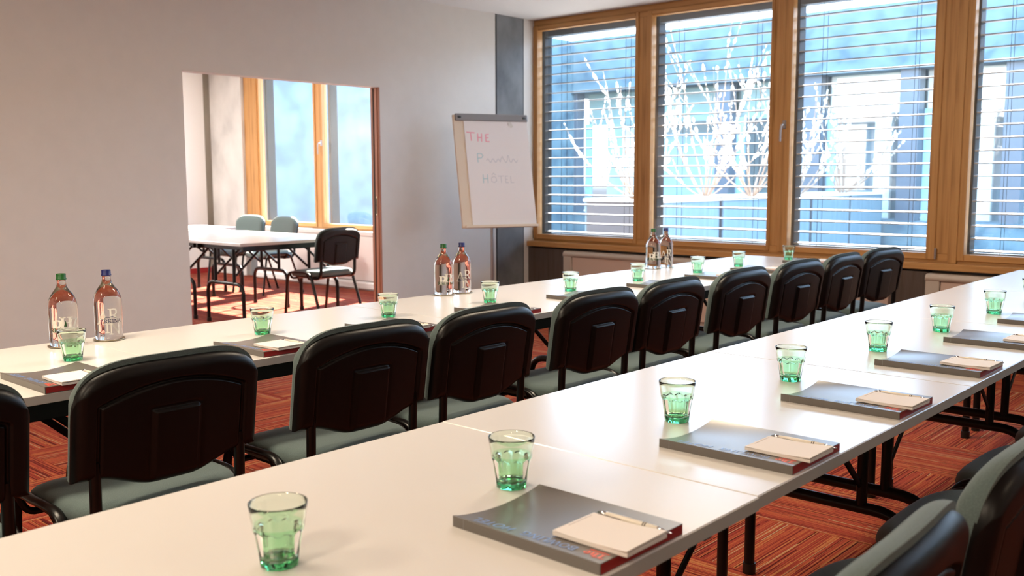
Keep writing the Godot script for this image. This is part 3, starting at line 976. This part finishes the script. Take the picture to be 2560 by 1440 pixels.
func bottle_proto(green: bool) -> Node3D:
	var t := thing("water_bottle", "x", "bottle", Vector3.ZERO, 0.0, "water bottles on the wall-side table row")
	var prof := [Vector2(0.0, 0.004), Vector2(0.030, 0.002), Vector2(0.038, 0.0), Vector2(0.0435, 0.003), Vector2(0.0455, 0.010), Vector2(0.0458, 0.03), Vector2(0.0458, 0.09), Vector2(0.0458, 0.130), Vector2(0.0452, 0.140), Vector2(0.0432, 0.151), Vector2(0.0395, 0.162), Vector2(0.034, 0.173), Vector2(0.0275, 0.183), Vector2(0.0215, 0.191), Vector2(0.0170, 0.199), Vector2(0.0150, 0.207), Vector2(0.0142, 0.214), Vector2(0.0140, 0.222), Vector2(0.0135, 0.2225), Vector2(0.0, 0.2225)]
	obj("glass_body", MB.new().lathe(prof, 56).done(), M.water, t)
	var cap := func(r: float, y: float, w: float) -> float:
		return r - (0.0005 if r > 0.0145 and y > 0.224 and int(w / TAU * 60.0) % 2 else 0.0)
	obj("cap", MB.new().lathe([Vector2(0.0, 0.2226), Vector2(0.0160, 0.2226), Vector2(0.0166, 0.2235), Vector2(0.0166, 0.2265), Vector2(0.0152, 0.228), Vector2(0.0152, 0.241), Vector2(0.0145, 0.2425), Vector2(0.0, 0.2425)], 60, Vector3.ZERO, cap).done(), M.cap_green if green else M.cap_blue, t, Vector3.ZERO, "ribbed green screw cap" if green else "ribbed blue screw cap")
	var r := 0.0458
	if green:
		obj("large_print", wrap_text("R", "Droid Serif", 0.060, r, -0.42, 0.070, true), M.print_white, t)
		obj("large_print", wrap_text("H", "Droid Serif", 0.056, r, 0.20, 0.082, true), M.print_white, t)
		obj("large_print", wrap_text("Z", "Droid Serif", 0.056, r, 0.85, 0.075, true), M.print_white, t)
		obj("name_print", wrap_text("Rhäzünser", "Droid Serif", 0.0185, r + 0.0003, 0.12, 0.058, true), M.print_green, t)
		obj("emblem", MB.new().tube([Vector3(0, -0.008, 0), Vector3(0.001, 0.0, 0), Vector3(0, 0.011, 0)], 0.005, 0.0006, Vector3(1, 0, 0), 10, 0.2).done(), M.print_green, t, Vector3(sin(0.12) * (r + 0.001), 0.078, cos(0.12) * (r + 0.001)))
	else:
		obj("large_print", wrap_text("A", "Droid Serif", 0.066, r, -0.45, 0.080), M.print_white, t)
		obj("large_print", wrap_text("R", "Droid Serif", 0.060, r, 0.30, 0.090), M.print_white, t)
		obj("large_print", wrap_text("I", "Droid Serif", 0.050, r, -0.15, 0.044), M.print_white, t)
		obj("large_print", wrap_text("N", "Droid Serif", 0.060, r, 0.42, 0.042), M.print_white, t)
		obj("name_print", wrap_text("ARKINA", "Droid Serif", 0.0185, r + 0.0003, 0.14, 0.068), M.print_blue, t)
		var w := []
		for i in 9:
			var a := 0.14 + (i - 4) * 0.11
			w.append(Vector3(sin(a) * (r + 0.0006), 0.083 - 0.004 * pow((i - 4) / 4.0, 2.0) + 0.0012 * sin(i * 1.7), cos(a) * (r + 0.0006)))
		obj("wave_line", MB.new().tube(w, 0.0009, 0.0004, Vector3(0, 1, 0), 6).done(), M.print_blue, t)
	return t

func folder_height(u: float, v: float) -> float:   # u along the long side from the free end, v across
	var s := sin(clampf(v, 0.0, 1.0) * PI)
	return 0.018 - 0.0125 * pow(1.0 - clampf(u, 0.0, 1.0), 1.6) * pow(s, 0.8)

func folder_proto() -> Node3D:   # local origin: corner A, +x along the long side to the red end, -z across
	var t := thing("folder", "x", "folder", Vector3.ZERO, 0.0, "grey folders on the near table row")
	var L := 0.297
	var W := 0.215
	var up := []
	var dn := []
	for i in 25:
		var a := []
		var b := []
		for j in 21:
			var u := i / 24.0
			var v := j / 20.0
			var h := folder_height(u, v)
			a.append(Vector3(u * L, h, -v * W))
			b.append(Vector3(u * L, h - 0.0014, -v * W))
		up.append(a)
		dn.append(b)
	var m := MB.new()
	m.smooth(true)
	m.grid(up, true)
	m.grid(dn)
	m.smooth(false)
	for i in 24:
		m.face([up[i][0], up[i + 1][0], dn[i + 1][0], dn[i][0]], Vector3(0, 0, 1))
		m.face([up[i][20], up[i + 1][20], dn[i + 1][20], dn[i][20]], Vector3(0, 0, -1))
	for j in 20:
		m.face([up[0][j], up[0][j + 1], dn[0][j + 1], dn[0][j]], Vector3(-1, 0, 0))
		m.face([up[24][j], up[24][j + 1], dn[24][j + 1], dn[24][j]], Vector3(1, 0, 0))
	obj("cover", m.done(), M.folder, t)
	obj("spine", bx(0.0, L, 0.0, 0.0176, -0.0016, 0.0008, 0.0004), M.folder, t)
	obj("back_cover", bx(0.0, L, 0.0, 0.0014, -W, -0.0016), M.folder, t)
	obj("spine_line", bx(0.024, 0.0246, 0.0003, 0.0172, 0.0007, 0.0009), M.grey, t)
	obj("red_insert", bx(L * 0.55, L - 0.0012, 0.0015, folder_height(0.55, 0.45) - 0.0026, -W + 0.002, -0.004), M.folder_red, t)
	obj("red_edge", bx(L - 0.0012, L + 0.0004, 0.0012, 0.0162, -W + 0.0005, -0.0018, 0.0004), M.folder_red, t, Vector3.ZERO, "red end of the folder")
	# title, read from the far side
	var words := [["The", "Droid Serif", 0.021, 0.270, M.title_red, true], ["BOWLING", "Droid Sans", 0.0240, 0.185, M.title_blue, false], ["HOTEL", "Droid Sans", 0.0285, 0.071, M.title_blue, false]]
	for w in words:
		var o := obj("title_print", flat_text(w[0], w[1], w[2], w[5], 0.0002), w[4], t)
		var u: float = w[3] / L
		var slope := (folder_height(u + 0.1, 0.095) - folder_height(u - 0.1, 0.095)) / (0.2 * L)
		var cross := (folder_height(u, 0.14) - folder_height(u, 0.05)) / (0.09 * W)
		var ex := Vector3(-1, -slope, 0).normalized()
		var ey := Vector3(0, -cross, 1).normalized()
		var ez := ex.cross(ey).normalized()
		o.transform = Transform3D(Basis(ex, ez.cross(ex), ez), Vector3(w[3], folder_height(u, 0.095) + 0.0005, -0.095 * W))
	obj("title_underline", bx(0.253, 0.288, 0.0179, 0.0184, -0.0345, -0.0325), M.title_red, t)
	return t

func pad_proto() -> Node3D:   # local origin: centre of its underside
	var t := thing("notepad", "x", "notepad", Vector3.ZERO, 0.0, "white notepads on the folders of the near table row")
	var up := []
	var lo := []
	for i in 17:
		var a := []
		var b := []
		for j in 9:
			var u := i / 16.0
			var v := j / 8.0
			a.append(Vector3((u - 0.5) * 0.138, 0.0075 + 0.004 * pow(u, 3.0) * (0.6 + 0.4 * v) - 0.0012 * sin(u * PI), (0.5 - v) * 0.105))
			b.append(Vector3((u - 0.5) * 0.138, 0.0070 + 0.0008 * pow(u, 3.0) - 0.0012 * sin(u * PI), (0.5 - v) * 0.105))
		up.append(a)
		lo.append(b)
	var m := MB.new()
	add_bx(m, -0.069, 0.069, 0.0, 0.0058, -0.0525, 0.0525, 0.0003)
	obj("block", m.done(), M.paper, t)
	m = MB.new()
	m.smooth(true)
	m.grid(up, true)
	m.grid(lo)
	m.smooth(false)
	for i in 16:
		m.face([up[i][0], up[i + 1][0], lo[i + 1][0], lo[i][0]], Vector3(0, 0, 1))
		m.face([up[i][8], up[i + 1][8], lo[i + 1][8], lo[i][8]], Vector3(0, 0, -1))
	for j in 8:
		m.face([up[0][j], up[0][j + 1], lo[0][j + 1], lo[0][j]], Vector3(-1, 0, 0))
		m.face([up[16][j], up[16][j + 1], lo[16][j + 1], lo[16][j]], Vector3(1, 0, 0))
	obj("top_sheets", m.done(), M.paper, t)
	obj("printed_line", bx(-0.0640, -0.0632, 0.0073, 0.00765, -0.040, 0.020), M.faint, t)
	return t

func pen_proto() -> Node3D:   # along x, tip at +x; local origin below its middle
	var t := thing("pen", "x", "pen", Vector3.ZERO, 0.0, "white ballpoint pens on the near table row")
	var c := 0.0052
	var tube_x := func(pr: Array) -> ArrayMesh:
		var m := MB.new()
		m.smooth(true)
		var seg := 14
		for i in pr.size() - 1:
			for j in seg:
				var w0 := TAU * j / seg
				var w1 := TAU * (j + 1) / seg
				var a := Vector3(pr[i].x, c + cos(w0) * pr[i].y, sin(w0) * pr[i].y)
				var b := Vector3(pr[i].x, c + cos(w1) * pr[i].y, sin(w1) * pr[i].y)
				var d := Vector3(pr[i + 1].x, c + cos(w0) * pr[i + 1].y, sin(w0) * pr[i + 1].y)
				var e := Vector3(pr[i + 1].x, c + cos(w1) * pr[i + 1].y, sin(w1) * pr[i + 1].y)
				m.quad(a, b, e, d)
		m.smooth(false)
		return m.done()
	obj("barrel", tube_x.call([Vector2(-0.056, 0.0), Vector2(-0.056, 0.0046), Vector2(-0.02, 0.0050), Vector2(0.02, 0.0050), Vector2(0.040, 0.0047), Vector2(0.045, 0.0040), Vector2(0.045, 0.0)]), M.pen, t)
	obj("tip", tube_x.call([Vector2(0.044, 0.0), Vector2(0.044, 0.0043), Vector2(0.052, 0.0036), Vector2(0.061, 0.0022), Vector2(0.068, 0.0012), Vector2(0.070, 0.0)]), M.chrome, t, Vector3.ZERO, "chrome writing tip")
	obj("push_button", tube_x.call([Vector2(-0.071, 0.0), Vector2(-0.071, 0.0028), Vector2(-0.066, 0.0034), Vector2(-0.0655, 0.0048), Vector2(-0.055, 0.0049), Vector2(-0.055, 0.0)]), M.chrome, t, Vector3.ZERO, "chrome push button end")
	for x in [0.018, 0.022]:
		obj("ring", tube_x.call([Vector2(x - 0.0008, 0.0), Vector2(x - 0.0008, 0.0053), Vector2(x + 0.0008, 0.0053), Vector2(x + 0.0008, 0.0)]), M.ink, t)
	obj("clip", bx(-0.058, -0.022, c - 0.0015, c + 0.0015, 0.0058, 0.0068, 0.0004), M.chrome, t)
	return t

func build_table_things() -> void:
	var gl := tumbler_proto()
	var fo := folder_proto()
	var pa := pad_proto()
	var pe := pen_proto()
	# near row: [tumbler x, z, folder corner x, z]
	var near := [[-1.162, -0.790, -1.09, -0.475], [-1.146, -1.281, -1.083, -1.068], [-1.178, -1.889, -1.089, -1.680], [-1.184, -2.480, -1.092, -2.237], [-1.180, -3.095, -1.096, -2.853], [-1.157, -3.630, -1.077, -3.405], [-1.150, -4.246, -1.064, -3.978], [-1.16, -4.86, -1.08, -4.62]]
	var wallside := [[-2.990, -1.304, -2.865, -1.045], [-2.974, -1.980, -2.875, -1.722], [-2.955, -2.560, -2.86, -2.262], [-2.955, -3.160, -2.872, -2.850], [-2.950, -3.736, -2.860, -3.440], [-2.968, -4.344, -2.858, -4.080], [-2.955, -4.937, -2.872, -4.660], [-2.970, -5.451, -2.874, -5.175], [-2.960, -6.118, -2.880, -5.865]]
	var first := true
	for row in [[near, "near"], [wallside, "wall-side"]]:
		var list: Array = row[0]
		for k in list.size():
			var d: Array = list[k]
			var nth: String = ORD[k]
			var wh: String = row[1]
			var p := Vector3(d[2], TT, d[3])
			var turn := rng.randf_range(-0.012, 0.012)
			var o: Node3D
			var texts := ["%s green facetted tumbler from the camera on the %s table row" % [nth, wh], "%s grey folder with red end from the camera on the %s table row" % [nth, wh], "white notepad on the %s folder from the camera, %s table row" % [nth, wh], "white ballpoint pen by the notepad of the %s folder, %s table row" % [nth, wh]]
			var pad_at := p + Vector3(0.2445, 0.01815, -0.092)
			var pen_at := p + Vector3(0.247, 0.01815, -0.1545)
			if first:
				first = false
				gl.position = Vector3(d[0], TT, d[1])
				gl.set_meta("label", texts[0])
				fo.position = p
				fo.set_meta("label", texts[1])
				pa.position = pad_at
				pa.set_meta("label", texts[2])
				pe.position = pen_at
				pe.set_meta("label", texts[3])
			else:
				o = dup(gl, texts[0], Vector3(d[0], TT, d[1]), rng.randf() * TAU)
				o.set_meta("group", "green tumblers on the %s table row" % wh)
				o = dup(fo, texts[1], p, turn)
				o.set_meta("group", "grey folders on the %s table row" % wh)
				o = dup(pa, texts[2], pad_at, rng.randf_range(-0.05, 0.03))
				o.set_meta("group", "white notepads on the folders of the %s table row" % wh)
				o = dup(pe, texts[3], pen_at, rng.randf_range(-0.05, 0.03))
				o.set_meta("group", "white ballpoint pens on the %s table row" % wh)
	# bottles in pairs, each on a thin metal coaster
	var co := thing("coaster", "x", "coaster", Vector3.ZERO, 0.0, "metal coasters under the bottles")
	obj("plate", MB.new().lathe([Vector2(0.0, 0.0), Vector2(0.046, 0.0), Vector2(0.0515, 0.0022), Vector2(0.053, 0.0046), Vector2(0.0522, 0.0048), Vector2(0.0500, 0.0026), Vector2(0.0, 0.0020)], 48).done(), M.coaster, co)
	var g := bottle_proto(true)
	var b := bottle_proto(false)
	var spots := [[Vector3(-3.262, TT, -1.398), true, "at the camera end"], [Vector3(-3.279, TT, -1.560), false, "at the camera end"], [Vector3(-3.316, TT, -3.223), true, "in the middle"], [Vector3(-3.310, TT, -3.340), false, "in the middle"], [Vector3(-3.300, TT, -4.990), true, "at the window end"], [Vector3(-3.285, TT, -5.106), false, "at the window end"]]
	for k in spots.size():
		var s: Array = spots[k]
		var at: Vector3 = s[0]
		var colour := "green" if s[1] else "blue"
		var lb := "clear water bottle with %s cap %s of the wall-side table row" % [colour, s[2]]
		var lc := "round metal coaster under the %s-capped bottle %s of the wall-side row" % [colour, s[2]]
		var src: Node3D = g if s[1] else b
		var face: float = atan2(-at.x, -at.z) + [0.0, 0.05, 0.35, 0.3, 0.25, 0.15][k]
		var o: Node3D = src
		if k < 2:
			src.position = at + Vector3(0, 0.0022, 0)
			src.rotation.y = face
			src.set_meta("label", lb)
		else:
			o = dup(src, lb, at + Vector3(0, 0.0022, 0), face)
		if k == 0:
			co.position = at
			co.set_meta("label", lc)
		else:
			dup(co, lc, at)

# ---------------------------------------------------------------- flip chart
func ribbon(m: MB, pts: Array, w: float) -> void:   # pen stroke in the xy plane
	for i in pts.size() - 1:
		var a: Vector2 = pts[i]
		var b: Vector2 = pts[i + 1]
		var d := (b - a).normalized()
		var n := Vector2(-d.y, d.x) * w / 2
		a -= d * w * 0.3
		b += d * w * 0.3
		m.face([Vector3(a.x + n.x, a.y + n.y, 0), Vector3(b.x + n.x, b.y + n.y, 0), Vector3(b.x - n.x, b.y - n.y, 0), Vector3(a.x - n.x, a.y - n.y, 0)], Vector3(0, 0, 1))

func build_flipchart() -> void:
	# board axes: top edge runs away from the camera, board leans back
	var t := thing("flip_chart", "flip chart with handwritten white paper standing before the concrete strip", "flip chart", Vector3(-5.70, 0, -6.17))
	var yaw := 0.72904 + 0.42
	var bs := Basis(Vector3.UP, yaw) * Basis(Vector3.RIGHT, -0.23)
	var c := Vector3(0.0, 1.350, 0.0)
	var W := 0.345
	var H := 0.490
	var mk := func(x0, x1, y0, y1, z0, z1, bev): return MB.new().box(bs * Vector3((x0 + x1) / 2, (y0 + y1) / 2, (z0 + z1) / 2), Vector3(x1 - x0, y1 - y0, z1 - z0), bev, bs).done()
	obj("board", mk.call(-W, W, -H, H, -0.024, 0.0, 0.003), M.chart_board, t, c)
	obj("clamp_bar", mk.call(-W + 0.015, W, H - 0.055, H + 0.006, 0.0, 0.022, 0.005), M.grey, t, c, "grey paper clamp")
	for x in [-W + 0.05, W - 0.035]:
		obj("clamp_knob", mk.call(x - 0.016, x + 0.016, H - 0.036, H - 0.018, 0.022, 0.031, 0.004), M.post, t, c)
	obj("paper_block", mk.call(-W + 0.09, W - 0.006, -H + 0.022, H - 0.05, 0.0006, 0.006, 0.0004), M.chart, t, c)
	obj("top_sheet", mk.call(-W + 0.093, W - 0.004, -H + 0.072, H - 0.05, 0.0065, 0.0075, 0.0003), M.chart, t, c)
	obj("tray", mk.call(-W + 0.02, W, -H - 0.006, -H + 0.018, 0.0, 0.03, 0.003), M.chart_board, t, c)
	var strokes := func(list: Array, w: float, mat_: Material, part: String):
		var m := MB.new()
		for s in list:
			ribbon(m, s, w)
		var o := obj(part, m.done(), mat_, t)
		o.transform = Transform3D(bs, c + bs * Vector3(0, 0, 0.0079))
	var V := func(x, y): return Vector2(x, y)
	strokes.call([[V.call(-0.235, 0.335), V.call(-0.165, 0.330)], [V.call(-0.200, 0.332), V.call(-0.198, 0.262)], [V.call(-0.135, 0.322), V.call(-0.138, 0.258)], [V.call(-0.100, 0.322), V.call(-0.104, 0.256)], [V.call(-0.136, 0.290), V.call(-0.102, 0.288)], [V.call(-0.035, 0.318), V.call(-0.062, 0.316), V.call(-0.064, 0.256), V.call(-0.034, 0.254)], [V.call(-0.063, 0.288), V.call(-0.040, 0.288)]], 0.009, M.pink, "handwriting_top")
	strokes.call([[V.call(-0.155, 0.075), V.call(-0.155, 0.148), V.call(-0.120, 0.150), V.call(-0.104, 0.130), V.call(-0.120, 0.112), V.call(-0.152, 0.108)]], 0.007, M.teal, "handwriting_initial")
	var wig := []
	for i in 40:
		var u := i / 39.0
		wig.append(Vector2(-0.075 + u * 0.29, 0.088 + 0.016 * sin(u * 38.0) + (0.03 if i in [18, 19, 20, 27, 28] else 0.0)))
	strokes.call([wig], 0.006, M.pale, "handwriting_name")
	strokes.call([[V.call(-0.120, -0.035), V.call(-0.122, -0.105)], [V.call(-0.078, -0.035), V.call(-0.080, -0.105)], [V.call(-0.121, -0.070), V.call(-0.079, -0.068)]], 0.007, M.teal, "handwriting_letter")
	strokes.call([[V.call(-0.020, -0.050), V.call(-0.045, -0.062), V.call(-0.045, -0.095), V.call(-0.020, -0.103), V.call(0.000, -0.090), V.call(-0.002, -0.060), V.call(-0.020, -0.050)], [V.call(-0.038, -0.036), V.call(-0.022, -0.022), V.call(-0.006, -0.036)], [V.call(0.018, -0.048), V.call(0.070, -0.046)], [V.call(0.044, -0.047), V.call(0.044, -0.105)], [V.call(0.110, -0.048), V.call(0.085, -0.048), V.call(0.085, -0.104), V.call(0.110, -0.104)], [V.call(0.085, -0.076), V.call(0.104, -0.076)], [V.call(0.135, -0.048), V.call(0.135, -0.104), V.call(0.162, -0.104)]], 0.006, M.pale, "handwriting_bottom")
	obj("paper_curl", MB.new().box(bs * Vector3(0.18, H - 0.085, 0.012), Vector3(0.03, 0.05, 0.0008), 0.0, bs * Basis(Vector3(0, 0, 1), 0.5)).done(), M.white, t, c)
	var q := Basis(Vector3.UP, yaw) * Vector3(0, 0, -0.075)
	obj("pole", MB.new().tube([q + Vector3(0, 0.05, 0), q + Vector3(0, 1.40, 0)], 0.017, 0.017, Vector3(0, 0, 1), 16).done(), M.steel, t)
	obj("bracket", MB.new().box(bs * Vector3(0, 0.02, -0.045), Vector3(0.10, 0.14, 0.04), 0.004, bs).done(), M.grey, t, c)
	obj("base_hub", MB.new().lathe([Vector2(0.0, 0.03), Vector2(0.05, 0.03), Vector2(0.05, 0.055), Vector2(0.022, 0.085), Vector2(0.0, 0.085)], 24, q).done(), M.grey, t)
	for k in 5:
		var a := TAU * k / 5 + 0.3
		obj("base_leg", MB.new().tube([q + Vector3(0, 0.045, 0), q + Vector3(cos(a) * 0.33, 0.022, sin(a) * 0.33)], 0.011, 0.018, Vector3(0, 1, 0), 10).done(), M.grey, t)
		obj("foot", MB.new().tube([q + Vector3(cos(a) * 0.325, 0.0, sin(a) * 0.325), q + Vector3(cos(a) * 0.325, 0.02, sin(a) * 0.325)], 0.016, 0.016, Vector3(1, 0, 0), 10).done(), M.black, t)

# ---------------------------------------------------------------- ceiling lamps outside the frame
func build_lamps() -> void:
	var em := mat(Color(1, 0.9, 0.78), 0.5)
	em.emission_enabled = true
	em.emission = Color(1.0, 0.78, 0.55)
	em.emission_energy_multiplier = 2.0
	var k := 0
	for p in [[-3.05, -0.9, 3.6], [-2.4, -4.0, 3.4], [-3.0, 1.6, 3.6], [-0.6, 1.6, 3.8], [1.6, 1.8, 2.2], [1.9, -2.6, 0.6]]:
		lamp(Vector3(p[0], CH, p[1]), em, p[2], Color(1.0, 0.93, 0.82), "%s flat warm ceiling lamp over the tables, counted from the white wall" % ORD[k])
		k += 1
	var em2 := mat(Color(1, 1, 1), 0.5)
	em2.emission_enabled = true
	em2.emission = Color(1.0, 0.94, 0.86)
	em2.emission_energy_multiplier = 2.0
	lamp(Vector3(-11.0, CH, -4.0), em2, 13.0, Color(1.0, 0.98, 0.95), "flat white ceiling lamp of the second room by its end wall")
	lamp(Vector3(-8.6, CH, -3.0), em2, 1.2, Color(1.0, 0.98, 0.95), "flat white ceiling lamp of the second room over its tables")

func lamp(at: Vector3, em: Material, energy: float, col: Color, label: String) -> void:
	var t := thing("ceiling_lamp", label, "lamp", at, 0.0, "flat ceiling lamps")
	obj("housing", bx(-0.16, 0.16, -0.03, 0.0, -0.6, 0.6, 0.004), M.white, t)
	obj("light_panel", bx(-0.145, 0.145, -0.034, -0.03, -0.585, 0.585), em, t)
	var l := AreaLight3D.new()
	l.name = "lamp_light"
	l.area_size = Vector2(0.28, 1.15)
	l.light_energy = energy
	l.light_color = col
	l.shadow_enabled = true
	l.rotation.x = -PI / 2
	l.position = Vector3(0, -0.04, 0)
	t.add_child(l)
